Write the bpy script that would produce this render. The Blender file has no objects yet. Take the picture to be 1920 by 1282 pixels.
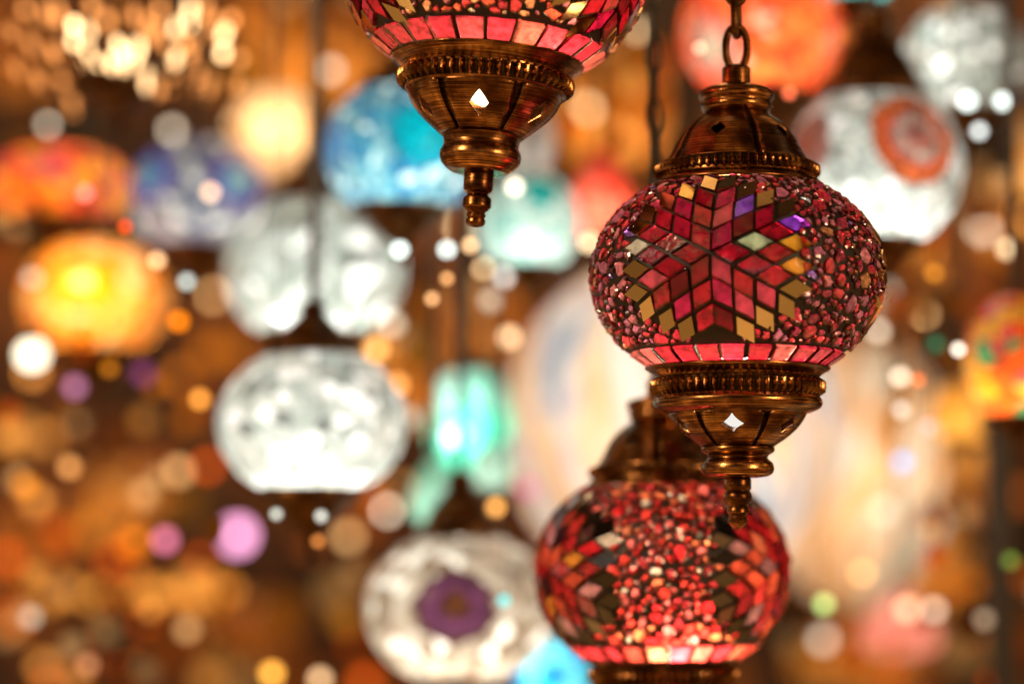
import bpy, bmesh, math, random
import numpy as np
from math import sin, cos, pi, radians, sqrt, atan2, acos, hypot
from mathutils import Vector, Matrix

SC = bpy.context.scene
COL = SC.collection

# ------------------------------------------------------------------ camera
FPX = 85.0 / 36.0 * 1920.0
PITCH = radians(5.7)
CAM = Vector((0, 0, 1.5))
cd = bpy.data.cameras.new("camera"); cam = bpy.data.objects.new("camera", cd); COL.objects.link(cam)
cam.location = CAM; cam.rotation_euler = (pi / 2 + PITCH, 0, 0)
cd.lens = 85; cd.sensor_width = 36; cd.clip_start = 0.05; cd.clip_end = 100
FOCUS = 1.13
FSTOP = 2.2
cd.dof.use_dof = True; cd.dof.focus_distance = FOCUS; cd.dof.aperture_fstop = FSTOP; cd.dof.aperture_blades = 0
SC.camera = cam
SC.view_settings.view_transform = 'Standard'; SC.view_settings.look = 'None'
SC.view_settings.exposure = 0.2; SC.view_settings.gamma = 1.0; SC.view_settings.use_curve_mapping = False
SC.render.engine = 'CYCLES'
SC.cycles.use_denoising = True
SC.cycles.max_bounces = 10; SC.cycles.transparent_max_bounces = 12
SC.cycles.diffuse_bounces = 3; SC.cycles.glossy_bounces = 4; SC.cycles.transmission_bounces = 6
SC.cycles.caustics_reflective = False; SC.cycles.caustics_refractive = False
SC.cycles.sample_clamp_indirect = 4.0

def lin(c):
    """sRGB 0..1 triple to linear."""
    return tuple((v / 12.92 if v <= 0.04045 else ((v + 0.055) / 1.055) ** 2.4) for v in c)

# ------------------------------------------------------------------ world: the dim warm bazaar all round
W = bpy.data.worlds.new("World"); SC.world = W; W.use_nodes = True
nt = W.node_tree; nt.nodes.clear()
tc = nt.nodes.new("ShaderNodeTexCoord")
n1 = nt.nodes.new("ShaderNodeTexNoise"); n1.inputs["Scale"].default_value = 2.2; n1.inputs["Detail"].default_value = 3
r1 = nt.nodes.new("ShaderNodeValToRGB")
cr = r1.color_ramp
cr.elements[0].position = 0.42; cr.elements[0].color = (0.006, 0.0025, 0.001, 1)
cr.elements[1].position = 0.70; cr.elements[1].color = (1.1, 0.52, 0.15, 1)
e = cr.elements.new(0.54); e.color = (0.055, 0.022, 0.006, 1)
v1 = nt.nodes.new("ShaderNodeTexVoronoi"); v1.inputs["Scale"].default_value = 5.5
r2 = nt.nodes.new("ShaderNodeValToRGB")
r2.color_ramp.elements[0].position = 0.12; r2.color_ramp.elements[0].color = (1, 1, 1, 1)
r2.color_ramp.elements[1].position = 0.24; r2.color_ramp.elements[1].color = (0, 0, 0, 1)
r3 = nt.nodes.new("ShaderNodeValToRGB"); r3.color_ramp.interpolation = 'CONSTANT'
r3.color_ramp.elements[0].position = 0; r3.color_ramp.elements[0].color = (2.6, 1.4, 0.5, 1)
r3.color_ramp.elements[1].position = 0.45; r3.color_ramp.elements[1].color = (0, 0, 0, 1)
e = r3.color_ramp.elements.new(0.62); e.color = (2.4, 2.1, 1.7, 1)
e = r3.color_ramp.elements.new(0.8); e.color = (0.25, 0.9, 1.1, 1)
e = r3.color_ramp.elements.new(0.86); e.color = (1.8, 0.3, 0.1, 1)
sp = nt.nodes.new("ShaderNodeSeparateColor")
mx = nt.nodes.new("ShaderNodeMix"); mx.data_type = 'RGBA'; mx.blend_type = 'MULTIPLY'; mx.inputs[0].default_value = 1
ad = nt.nodes.new("ShaderNodeMix"); ad.data_type = 'RGBA'; ad.blend_type = 'ADD'; ad.inputs[0].default_value = 1
bg = nt.nodes.new("ShaderNodeBackground"); bg.inputs["Strength"].default_value = 1.0
wo = nt.nodes.new("ShaderNodeOutputWorld")
L = nt.links.new
L(tc.outputs["Generated"], n1.inputs["Vector"]); L(tc.outputs["Generated"], v1.inputs["Vector"])
L(n1.outputs["Fac"], r1.inputs[0]); L(v1.outputs["Distance"], r2.inputs[0])
L(v1.outputs["Color"], sp.inputs[0]); L(sp.outputs[0], r3.inputs[0])
L(r2.outputs[0], mx.inputs[6]); L(r3.outputs[0], mx.inputs[7])
L(r1.outputs[0], ad.inputs[6]); L(mx.outputs[2], ad.inputs[7])
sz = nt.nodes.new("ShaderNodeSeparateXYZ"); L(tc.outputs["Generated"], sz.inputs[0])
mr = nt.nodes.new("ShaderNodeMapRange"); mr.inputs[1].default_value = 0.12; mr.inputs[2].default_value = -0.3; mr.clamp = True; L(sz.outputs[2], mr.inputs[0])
fl = nt.nodes.new("ShaderNodeMix"); fl.data_type = 'RGBA'; fl.inputs[6].default_value = (0, 0, 0, 1); fl.inputs[7].default_value = (0.23, 0.11, 0.026, 1); L(mr.outputs[0], fl.inputs[0])  # tan glow added below the horizon to colour the mirror tiles
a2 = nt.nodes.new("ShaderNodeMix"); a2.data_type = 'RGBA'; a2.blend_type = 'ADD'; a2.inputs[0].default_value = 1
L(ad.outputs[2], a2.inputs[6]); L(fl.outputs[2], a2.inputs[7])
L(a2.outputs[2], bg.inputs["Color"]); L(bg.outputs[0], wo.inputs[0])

# unseen area lights added for the metal's highlights and the wall wash
def area(name, loc, target, size, power, color):
    l = bpy.data.lights.new(name, 'AREA'); l.energy = power; l.color = color; l.shape = 'DISK'; l.size = size
    o = bpy.data.objects.new(name, l); COL.objects.link(o); o.location = loc
    o.rotation_euler = (Vector(target) - Vector(loc)).to_track_quat('-Z', 'Y').to_euler()
    return o
area("fill_light", (-1.6, -0.1, 2.5), (0.1, 1.15, 1.6), 0.4, 28.0, (1.0, 0.72, 0.42))
area("fill_light", (1.3, 0.0, 1.75), (0.1, 1.15, 1.6), 0.3, 10.0, (1.0, 0.66, 0.34))
area("fill_light", (0.2, 2.9, 3.3), (0.0, 3.4, 1.6), 0.8, 8.0, (1.0, 0.55, 0.2))

def at(px, py, d):
    x = (px - 960) / FPX; y = -(py - 641) / FPX
    return CAM + d * (Vector((0, cos(PITCH), sin(PITCH))) + x * Vector((1, 0, 0)) + y * Vector((0, -sin(PITCH), cos(PITCH))))

# ------------------------------------------------------------------ object helpers
def tag(o, label=None, cat=None, group=None, kind=None):
    if label: o['label'] = label
    if cat: o['category'] = cat
    if group: o['group'] = group
    if kind: o['kind'] = kind
    return o

def thing(name, label, cat, loc, group=None, rot=(0, 0, 0)):
    o = bpy.data.objects.new(name, None); COL.objects.link(o)
    o.empty_display_size = 0.02; o.location = loc; o.rotation_euler = rot
    return tag(o, label, cat, group)

def mesh_obj(name, verts, faces, mat, parent=None, smooth=True, sharp=40, cols=None, mats=None, midx=None):
    me = bpy.data.meshes.new(name)
    me.from_pydata([tuple(v) for v in verts], [], faces)
    for m in (mats or [mat]):
        me.materials.append(m)
    if midx is not None:
        me.polygons.foreach_set("material_index", midx)
    if cols is not None:
        ca = me.color_attributes.new("Col", 'FLOAT_COLOR', 'CORNER')
        buf = np.ones((len(me.loops), 4), dtype=np.float32)
        k = 0
        for f, c in zip(faces, cols):
            buf[k:k + len(f), :3] = c; k += len(f)
        ca.data.foreach_set("color", buf.ravel())
    if smooth:
        me.polygons.foreach_set("use_smooth", [True] * len(me.polygons))
        me.set_sharp_from_angle(angle=radians(sharp))
    me.update()
    o = bpy.data.objects.new(name, me); COL.objects.link(o)
    if parent: o.parent = parent
    return o

def spline(pts, n=6):
    """Catmull-Rom through (r, z) points."""
    out = []
    P = [pts[0]] + list(pts) + [pts[-1]]
    for i in range(1, len(P) - 2):
        p0, p1, p2, p3 = [np.array(p, float) for p in P[i - 1:i + 3]]
        for k in range(n):
            t = k / n
            out.append(tuple(0.5 * ((2 * p1) + (-p0 + p2) * t + (2 * p0 - 5 * p1 + 4 * p2 - p3) * t * t + (-p0 + 3 * p1 - 3 * p2 + p3) * t ** 3)))
    out.append(tuple(pts[-1]))
    return [(max(r, 0.0), z) for r, z in out]

def lathe(prof, seg=96):
    V, F = [], []
    n = len(prof)
    for r, z in prof:
        r = max(r, 1e-5)
        for k in range(seg):
            a = 2 * pi * k / seg
            V.append((r * sin(a), -r * cos(a), z))
    for i in range(n - 1):
        for k in range(seg):
            k2 = (k + 1) % seg
            F.append((i * seg + k, (i + 1) * seg + k, (i + 1) * seg + k2, i * seg + k2))
    return V, F

def tube_loop(path, r, closed=True, seg=10):
    """tube along a list of Vector points"""
    V, F = [], []
    n = len(path)
    for i, p in enumerate(path):
        a = path[(i - 1) % n] if closed or i > 0 else path[0]
        b = path[(i + 1) % n] if closed or i < n - 1 else path[-1]
        t = (b - a).normalized()
        u = t.cross(Vector((0, 1, 0.03)))
        if u.length < 1e-3: u = t.cross(Vector((1, 0, 0)))
        u.normalize(); w = t.cross(u)
        for k in range(seg):
            an = 2 * pi * k / seg
            V.append(p + r * (cos(an) * u + sin(an) * w))
    m = n if closed else n - 1
    for i in range(m):
        j = (i + 1) % n
        for k in range(seg):
            k2 = (k + 1) % seg
            F.append((i * seg + k, i * seg + k2, j * seg + k2, j * seg + k))
    return V, F

# ------------------------------------------------------------------ materials
def newmat(name):
    m = bpy.data.materials.new(name); m.use_nodes = True
    m.node_tree.nodes.clear()
    return m, m.node_tree

def N(t, kind, **kw):
    n = t.nodes.new(kind)
    for k, v in kw.items(): setattr(n, k, v)
    return n

def ramp(t, stops, constant=False):
    r = N(t, "ShaderNodeValToRGB")
    if constant: r.color_ramp.interpolation = 'CONSTANT'
    el = r.color_ramp.elements
    while len(el) > 1: el.remove(el[-1])
    el[0].position = stops[0][0]; el[0].color = (*stops[0][1], 1)
    for p, c in stops[1:]:
        q = el.new(p); q.color = (*c, 1)
    return r

def bronze(name, dark=1.0, rough=0.22):
    m, t = newmat(name)
    out = N(t, "ShaderNodeOutputMaterial"); b = N(t, "ShaderNodeBsdfPrincipled")
    tc = N(t, "ShaderNodeTexCoord"); mp = N(t, "ShaderNodeMapping"); mp.inputs["Scale"].default_value = (30, 30, 3600)
    ns = N(t, "ShaderNodeTexNoise"); ns.inputs["Scale"].default_value = 1; ns.inputs["Detail"].default_value = 4
    n2 = N(t, "ShaderNodeTexNoise"); n2.inputs["Scale"].default_value = 90; n2.inputs["Detail"].default_value = 3
    mxx = N(t, "ShaderNodeMath", operation='MULTIPLY_ADD'); mxx.inputs[1].default_value = 0.55
    m3 = N(t, "ShaderNodeMath", operation='MULTIPLY'); m3.inputs[1].default_value = 0.45
    rp = ramp(t, [(0.36, (0.028 * dark, 0.010 * dark, 0.004 * dark)), (0.49, (0.15 * dark, 0.055 * dark, 0.016 * dark)),
                  (0.66, (0.74 * dark, 0.37 * dark, 0.13 * dark))])
    bp = N(t, "ShaderNodeBump"); bp.inputs["Strength"].default_value = 0.12; bp.inputs["Distance"].default_value = 0.0006
    rr = N(t, "ShaderNodeMapRange"); rr.inputs[3].default_value = rough + 0.14; rr.inputs[4].default_value = rough - 0.08
    L = t.links.new
    L(tc.outputs["Object"], mp.inputs[0]); L(mp.outputs[0], ns.inputs["Vector"]); L(tc.outputs["Object"], n2.inputs["Vector"])
    L(n2.outputs["Fac"], m3.inputs[0]); L(ns.outputs["Fac"], mxx.inputs[0]); L(m3.outputs[0], mxx.inputs[2])
    L(mxx.outputs[0], rp.inputs[0]); L(rp.outputs[0], b.inputs["Base Color"]); L(ns.outputs["Fac"], bp.inputs["Height"])
    L(mxx.outputs[0], rr.inputs[0]); L(rr.outputs[0], b.inputs["Roughness"]); L(bp.outputs[0], b.inputs["Normal"])
    b.inputs["Metallic"].default_value = 1.0
    L(b.outputs[0], out.inputs[0])
    return m

BRONZE = bronze("antique_bronze")
BRONZE_DARK = bronze("dark_bronze", 0.45, 0.34)
GROOVE = bronze("patina_groove", 0.12, 0.5)

def plain(name, col, rough=0.6, metal=0.0):
    m, t = newmat(name)
    out = N(t, "ShaderNodeOutputMaterial"); b = N(t, "ShaderNodeBsdfPrincipled")
    ns = N(t, "ShaderNodeTexNoise"); ns.inputs["Scale"].default_value = 120
    tc = N(t, "ShaderNodeTexCoord")
    rp = ramp(t, [(0.3, tuple(c * 0.7 for c in col)), (0.7, tuple(min(1, c * 1.25) for c in col))])
    t.links.new(tc.outputs["Object"], ns.inputs["Vector"]); t.links.new(ns.outputs["Fac"], rp.inputs[0])
    t.links.new(rp.outputs[0], b.inputs["Base Color"])
    b.inputs["Roughness"].default_value = rough; b.inputs["Metallic"].default_value = metal
    t.links.new(b.outputs[0], out.inputs[0])
    return m

GROUT = plain("black_grout", (0.012, 0.007, 0.006), 0.55)
CABLE = plain("dark_cable", (0.02, 0.012, 0.008), 0.45)

def tile_glass(name, clear=0.45, rough=0.12, bump=0.25, bscale=260, spec=0.16):
    """stained glass tile: tinted see-through + diffusing body + glossy face; tint is the tile's own colour"""
    m, t = newmat(name); L = t.links.new
    out = N(t, "ShaderNodeOutputMaterial")
    at_ = N(t, "ShaderNodeAttribute", attribute_name="Col")
    tc = N(t, "ShaderNodeTexCoord")
    ns = N(t, "ShaderNodeTexNoise"); ns.inputs["Scale"].default_value = bscale; ns.inputs["Detail"].default_value = 3
    L(tc.outputs["Object"], ns.inputs["Vector"])
    bp = N(t, "ShaderNodeBump"); bp.inputs["Strength"].default_value = bump; bp.inputs["Distance"].default_value = 0.001
    L(ns.outputs["Fac"], bp.inputs["Height"])
    var = N(t, "ShaderNodeMix", data_type='RGBA', blend_type='MULTIPLY'); var.inputs[0].default_value = 1
    vr = ramp(t, [(0.32, (0.38, 0.38, 0.38)), (0.66, (1, 1, 1))])
    L(ns.outputs["Fac"], vr.inputs[0]); L(at_.outputs["Color"], var.inputs[6]); L(vr.outputs[0], var.inputs[7])
    tr = N(t, "ShaderNodeBsdfTransparent"); tl = N(t, "ShaderNodeBsdfTranslucent"); gl = N(t, "ShaderNodeBsdfGlossy")
    gl.inputs["Roughness"].default_value = rough; gl.inputs["Color"].default_value = (1, 1, 1, 1)
    L(var.outputs[2], tr.inputs[0]); L(var.outputs[2], tl.inputs[0]); L(bp.outputs[0], gl.inputs["Normal"])
    df = N(t, "ShaderNodeBsdfDiffuse"); L(var.outputs[2], df.inputs[0])
    m0 = N(t, "ShaderNodeMixShader"); m0.inputs[0].default_value = 0.08; L(tl.outputs[0], m0.inputs[1]); L(df.outputs[0], m0.inputs[2])
    m1 = N(t, "ShaderNodeMixShader"); m1.inputs[0].default_value = clear
    L(m0.outputs[0], m1.inputs[1]); L(tr.outputs[0], m1.inputs[2])
    fr = N(t, "ShaderNodeLayerWeight"); fr.inputs["Blend"].default_value = 0.25
    fm = N(t, "ShaderNodeMath", operation='MULTIPLY_ADD'); fm.inputs[1].default_value = 0.6; fm.inputs[2].default_value = spec * 0.4
    L(fr.outputs["Fresnel"], fm.inputs[0]); L(bp.outputs[0], fr.inputs["Normal"])
    m2 = N(t, "ShaderNodeMixShader"); L(fm.outputs[0], m2.inputs[0]); L(m1.outputs[0], m2.inputs[1]); L(gl.outputs[0], m2.inputs[2])
    L(m2.outputs[0], out.inputs[0])
    return m

STAR_GLASS = tile_glass("star_tile_glass", 0.55, 0.1, 0.3, 170)
CHIP_GLASS = tile_glass("crushed_chip_glass", 0.38, 0.10, 0.35, 420, 0.22)
BORDER_GLASS = tile_glass("border_tile_glass", 0.3, 0.12, 0.35, 300)

def mirror_mat(col=(0.90, 0.74, 0.50)):
    m, t = newmat("mirror_tile"); L = t.links.new
    out = N(t, "ShaderNodeOutputMaterial"); b = N(t, "ShaderNodeBsdfPrincipled")
    b.inputs["Base Color"].default_value = (*col, 1); b.inputs["Metallic"].default_value = 1; b.inputs["Roughness"].default_value = 0.09
    tc = N(t, "ShaderNodeTexCoord"); ns = N(t, "ShaderNodeTexNoise"); ns.inputs["Scale"].default_value = 60
    bp = N(t, "ShaderNodeBump"); bp.inputs["Strength"].default_value = 0.05; bp.inputs["Distance"].default_value = 0.001
    L(tc.outputs["Object"], ns.inputs["Vector"]); L(ns.outputs["Fac"], bp.inputs["Height"]); L(bp.outputs[0], b.inputs["Normal"])
    L(b.outputs[0], out.inputs[0])
    return m
MIRROR = mirror_mat()
MIRROR_GREY = mirror_mat((.22, .20, .20))

_emit = {}
def emitter(col, strength):
    key = (tuple(round(c, 3) for c in col), round(strength, 3))
    if key not in _emit:
        m, t = newmat("glowing_glass")
        out = N(t, "ShaderNodeOutputMaterial"); em = N(t, "ShaderNodeEmission")
        em.inputs[0].default_value = (*col, 1); em.inputs[1].default_value = strength
        t.links.new(em.outputs[0], out.inputs[0]); _emit[key] = m
    return _emit[key]

def point(parent, loc, power, color, r=0.012):
    l = bpy.data.lights.new("lamp_light", 'POINT'); l.energy = power; l.color = color; l.shadow_soft_size = r
    o = bpy.data.objects.new("lamp_light", l); COL.objects.link(o); o.parent = parent; o.location = loc
    o.visible_camera = False
    return o

# ------------------------------------------------------------------ the setting
def back_wall():
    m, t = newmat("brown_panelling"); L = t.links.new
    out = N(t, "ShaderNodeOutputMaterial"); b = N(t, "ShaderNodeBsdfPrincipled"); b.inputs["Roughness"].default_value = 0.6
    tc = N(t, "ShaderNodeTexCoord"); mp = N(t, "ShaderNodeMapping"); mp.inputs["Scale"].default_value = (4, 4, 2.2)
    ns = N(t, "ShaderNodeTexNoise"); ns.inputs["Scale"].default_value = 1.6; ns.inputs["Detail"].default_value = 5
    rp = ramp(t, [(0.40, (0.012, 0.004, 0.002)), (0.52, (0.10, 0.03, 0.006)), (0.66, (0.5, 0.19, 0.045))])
    L(tc.outputs["Object"], mp.inputs[0]); L(mp.outputs[0], ns.inputs["Vector"]); L(ns.outputs["Fac"], rp.inputs[0])
    L(rp.outputs[0], b.inputs["Base Color"]); L(b.outputs[0], out.inputs[0])
    V, F = [], []
    def box(x0, x1, y0, y1, z0, z1):
        k = len(V)
        V.extend([(x0, y0, z0), (x1, y0, z0), (x1, y1, z0), (x0, y1, z0), (x0, y0, z1), (x1, y0, z1), (x1, y1, z1), (x0, y1, z1)])
        for f in ((0, 3, 2, 1), (4, 5, 6, 7), (0, 1, 5, 4), (1, 2, 6, 5), (2, 3, 7, 6), (3, 0, 4, 7)):
            F.append(tuple(k + i for i in f))
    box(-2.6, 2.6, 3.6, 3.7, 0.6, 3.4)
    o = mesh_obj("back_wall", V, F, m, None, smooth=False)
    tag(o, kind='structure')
back_wall()

# ------------------------------------------------------------------ mosaic globes (hero lamps)
def tangent(n):
    e1 = np.array([-n[1], n[0], 0.0]); l = np.linalg.norm(e1)
    e1 = e1 / l if l > 1e-6 else np.array([1.0, 0, 0])
    return e1

def clip_poly(poly, nx, ny, d):
    out = []
    m = len(poly)
    for i in range(m):
        p, q = poly[i], poly[(i + 1) % m]
        a = p[0] * nx + p[1] * ny - d; b = q[0] * nx + q[1] * ny - d
        if a <= 0: out.append(p)
        if (a < 0 < b) or (b < 0 < a):
            s = a / (a - b); out.append((p[0] + s * (q[0] - p[0]), p[1] + s * (q[1] - p[1])))
    return out

class Mosaic:
    def __init__(self, a, b, rb, rt, meds, seed, pal, star, pitch=0.0113, border_n=26, border_h=0.0075, special=None, border_pal=None, med_dy=0.0, bt=None):
        self.a, self.b = a, b; self.bt = bt or b
        self.rng = random.Random(seed)
        self.zlo = -b * sqrt(1 - (rb / a) ** 2); self.zhi = b * sqrt(1 - (rt / a) ** 2)
        self.polys = []      # every tile footprint (list of unit-sphere vectors)
        self.chip, self.bord = ([], [], []), ([], [], [])
        self.sets = []
        self.meds = meds; self.pitch = pitch; self.med_dy = med_dy
        for k, lon in enumerate(meds): self.medallion(lon, star, special if k == 0 else None)
        self.border(border_n, border_h, border_pal or star)
        self.chips(pal, border_h)
    def S(self, n): return np.array([self.a * n[0], self.a * n[1], (self.bt if n[2] > 0 else self.b) * n[2]])
    def unS(self, p): return np.array([p[0] / self.a, p[1] / self.a, p[2] / (self.bt if p[2] > 0 else self.b)])
    def Nrm(self, n):
        v = np.array([n[0] / self.a, n[1] / self.a, n[2] / self.b]); return v / np.linalg.norm(v)
    def med_map(self, lon, x, y):
        y = y + self.med_dy
        y2 = y * self.a / self.b * 0.97
        r = hypot(x, y2); ang = r / self.a
        f = np.array([sin(lon), -cos(lon), 0]); rt = np.array([cos(lon), sin(lon), 0]); up = np.array([0, 0, 1.0])
        if r < 1e-9: return f
        return cos(ang) * f + sin(ang) * (x / r * rt + y2 / r * up)
    def add(self, bucket, ns, h, col, inset=0.9, top=0.93, tilt=0.0, dome=0.0):
        rng = self.rng
        ns = [np.asarray(n) for n in ns]
        c = sum(ns) / len(ns); c /= np.linalg.norm(c)
        base = [c + (n - c) * inset for n in ns]; base = [b / np.linalg.norm(b) for b in base]
        if base[0][2] * 0 == 0: pass
        self.polys.append((c, base))
        nr = self.Nrm(c); cp = self.S(c)
        B = [self.S(n) - nr * 0.0003 for n in base]
        e1 = tangent(c); e2 = np.cross(nr, e1)
        tx, ty = rng.gauss(0, tilt), rng.gauss(0, tilt)
        # flat, slightly tilted top face
        dmean = np.mean([np.dot(self.S(n) - cp, nr) for n in base])
        T = []
        for n in base:
            q = self.S(n) - cp
            u, v = np.dot(q, e1) * top, np.dot(q, e2) * top
            T.append(cp + e1 * u + e2 * v + nr * (dmean * 0.8 + h + u * tx + v * ty))
        V, F, C = bucket
        k = len(V); m = len(ns)
        V.extend(B)
        V.extend(T)
        for i in range(m):
            j = (i + 1) % m
            F.append((k + i, k + j, k + m + j, k + m + i)); C.append(col)
        if dome > 0:
            # knocked glass: a smaller top facet plus sloping shoulders
            cx, cy = rng.uniform(-.25, .25), rng.uniform(-.25, .25)
            w = np.mean([np.linalg.norm(p - cp) for p in T])
            kk = len(V)
            cen = sum(T) / m + e1 * cx * w + e2 * cy * w
            q = [cen + (p - cen) * rng.uniform(0.35, 0.62) + nr * dome * rng.uniform(0.7, 1.3) for p in T]
            V.extend(q)
            for i in range(m):
                j = (i + 1) % m
                F.append((k + m + i, k + m + j, kk + j, kk + i)); C.append(col)
            V.append(sum(q) / m + nr * dome * rng.uniform(-0.4, 0.5)); a_ = len(V) - 1
            for i in range(m):
                j = (i + 1) % m
                F.append((kk + i, kk + j, a_)); C.append(col)
        else:
            F.append(tuple(k + m + i for i in range(m))); C.append(col)
    def medallion(self, lon, star, special):
        rng = self.rng; p = self.pitch
        st, mi = ([], [], []), ([], [], []); self.sets.append((st, mi))
        for s in range(6):
            a0 = radians(-30 + 60 * s); u = (cos(a0 + pi / 3), sin(a0 + pi / 3)); v = (cos(a0), sin(a0))
            for i in range(4):
                for j in range(4 - i):
                    pts = [(i, j), (i, j + 1), (i + 1, j + 1), (i + 1, j)]
                    jx, jy = rng.gauss(0, .0003), rng.gauss(0, .0003)
                    P = [(p * (q[0] * u[0] + q[1] * v[0]) + jx + rng.gauss(0, .00018), p * (q[0] * u[1] + q[1] * v[1]) + jy + rng.gauss(0, .00018)) for q in pts]
                    ns = [self.med_map(lon, x, y) for x, y in P]
                    if any(self.b * n[2] > self.zhi - .001 or self.b * n[2] < self.zlo + .0045 for n in ns): continue
                    sp = special.get((s, i, j)) if special else None
                    if sp is not None:
                        self.add(st, ns, .0016, sp, .94, .95, .02)
                    elif i + j < 3:
                        c = np.array(rng.choice(star)) * rng.uniform(.65, 1.1)
                        self.add(st, ns, .0016, c, .95, .95, .02)
                    else:
                        self.add(mi, ns, .0019, (1, 1, 1), .90, .92, .035)
    def border(self, n, h, pal):
        rng = self.rng
        z0 = self.zlo - .0012; z1 = self.zlo + h
        for k in range(n):
            w = rng.uniform(-.06, .06)
            a0, a1 = (k + w) * 2 * pi / n, (k + 1 + rng.uniform(-.03, .03)) * 2 * pi / n - .012
            def nn(a, z):
                s = z / self.b; c = sqrt(1 - s * s); return np.array([c * sin(a), -c * cos(a), s])
            self.add(self.bord, [nn(a0, z0), nn(a1, z0), nn(a1, z1), nn(a0, z1)], .0016, np.array(rng.choice(pal)) * rng.uniform(.8, 1.15), .93, .96, .03)
            if rng.random() < .28:   # a sliver of pale glass wedged between two squares
                self.add(self.bord, [nn(a1, z0), nn(a1 + .03, z0), nn(a1 + .03, z1), nn(a1, z1)], .0019, np.array((.8, .78, .7)), .95, .95, .02)
    def in_med(self, n, margin):
        for lon in self.meds:
            f = np.array([sin(lon), -cos(lon), 0])
            d = float(np.dot(n, f))
            if d < .3: continue
            ang = acos(min(1, d)); rt = np.array([cos(lon), sin(lon), 0])
            x = np.dot(n, rt); y = n[2]; l = hypot(x, y) + 1e-9
            r = ang * self.a; X, Y = x / l * r, y / l * r * self.b / self.a / .97
            # dodecagon-ish outline of the rhombus medallion
            th = atan2(Y, X)
            s = ((th + pi / 6) % (pi / 3)) - pi / 6           # -30..30 about sector axes
            R = self.pitch * 3.46 / max(cos(s), .8) * 1.06
            if hypot(X, Y) < R + margin: return True
        return False
    def chips(self, pal, bh):
        rng = self.rng
        cell = .008
        pts, rad, grid = [], [], {}
        zmin, zmax = self.zlo + bh + .0012, self.zhi - .0008
        tries = 0
        while tries < 15000:
            tries += 1
            s = rng.uniform(zmin / self.b, zmax / self.b); c = sqrt(1 - s * s); a = rng.uniform(0, 2 * pi)
            n = np.array([c * sin(a), -c * cos(a), s])
            r = rng.choice((.0017, .0021, .0026, .0031, .0038)) * (0.62 if tries > 9000 else 1)
            if self.in_med(n, r * .55): continue
            p = self.S(n); key = tuple(int(q // cell) for q in p)
            ok = True
            for dx in (-1, 0, 1):
                for dy in (-1, 0, 1):
                    for dz in (-1, 0, 1):
                        for i in grid.get((key[0] + dx, key[1] + dy, key[2] + dz), ()):
                            if np.linalg.norm(pts[i] - p) < (rad[i] + r) * .92: ok = False
                            if not ok: break
                        if not ok: break
                    if not ok: break
                if not ok: break
            if ok:
                grid.setdefault(key, []).append(len(pts)); pts.append(p); rad.append(r)
        for i, p in enumerate(pts):
            n = self.unS(p); nr = self.Nrm(n)
            e1 = tangent(n); e2 = np.cross(nr, e1)
            m = rng.randint(5, 7); ph = rng.uniform(0, 6.28); st = rng.uniform(.78, 1.25); sa = rng.uniform(0, pi)
            poly = []
            for k in range(m):
                a = ph + 2 * pi * (k + rng.uniform(-.36, .36)) / m; R = rad[i] * rng.uniform(1.1, 1.75)
                x, y = R * cos(a) * st, R * sin(a) / st
                poly.append((x * cos(sa) - y * sin(sa), x * sin(sa) + y * cos(sa)))
            key = tuple(int(q // cell) for q in p)
            for dx in (-1, 0, 1):
                for dy in (-1, 0, 1):
                    for dz in (-1, 0, 1):
                        for j in grid.get((key[0] + dx, key[1] + dy, key[2] + dz), ()):
                            if j == i: continue
                            q = pts[j] - p; x, y = float(np.dot(q, e1)), float(np.dot(q, e2)); l = hypot(x, y)
                            if l < 1e-6 or l > .011: continue
                            w = rad[i] / (rad[i] + rad[j])
                            poly = clip_poly(poly, x / l, y / l, l * w)
                            if len(poly) < 3: break
            if len(poly) < 3: continue
            ns = []
            for x, y in poly:
                q = p + e1 * x + e2 * y; v = self.unS(q)
                z = max(min(v[2] / np.linalg.norm(v), zmax / self.b), (zmin - .0006) / self.b)
                v = v / np.linalg.norm(v); cc = sqrt(1 - z * z); h = hypot(v[0], v[1]); ns.append(np.array([v[0] / h * cc, v[1] / h * cc, z]))
            c, wts = zip(*pal)
            col = np.array(rng.choices(c, wts)[0]) * rng.uniform(.6, 1.15)
            self.add(self.chip, ns, rng.uniform(.0007, .0013), np.minimum(col, 1), .93, .9, .13, rng.uniform(.0003, .0008))
    def grout(self):
        nu, nv = 720, 170
        s0, s1 = self.zlo / self.b, self.zhi / self.b
        th = np.linspace(np.arcsin(s0), np.arcsin(s1), nv + 1)
        ph = np.arange(nu) * 2 * pi / nu
        keep = np.ones((nv, nu), bool)
        thc = .5 * (th[1:] + th[:-1]); phc = ph + pi / nu
        GX = np.cos(thc)[:, None] * np.sin(phc)[None]; GY = -np.cos(thc)[:, None] * np.cos(phc)[None]; GZ = np.repeat(np.sin(thc)[:, None], nu, 1)
        dth = th[1] - th[0]
        for c, base in self.polys:
            R = max(np.linalg.norm(n - c) for n in base)
            t0 = np.arcsin(max(-1, min(1, c[2])))
            i0 = max(0, int((t0 - R * 1.1 - th[0]) / dth)); i1 = min(nv, int((t0 + R * 1.1 - th[0]) / dth) + 2)
            p0 = atan2(c[0], -c[1]); dp = R * 1.15 / max(.2, cos(t0))
            js = np.arange(int((p0 - dp) / (2 * pi) * nu) - 1, int((p0 + dp) / (2 * pi) * nu) + 2) % nu
            if i1 <= i0: continue
            e1 = tangent(c); e2 = np.cross(c, e1)
            sub = np.ix_(range(i0, i1), js)
            gx, gy, gz = GX[sub] - c[0], GY[sub] - c[1], GZ[sub] - c[2]
            U = gx * e1[0] + gy * e1[1] + gz * e1[2]; Vv = gx * e2[0] + gy * e2[1] + gz * e2[2]
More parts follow.
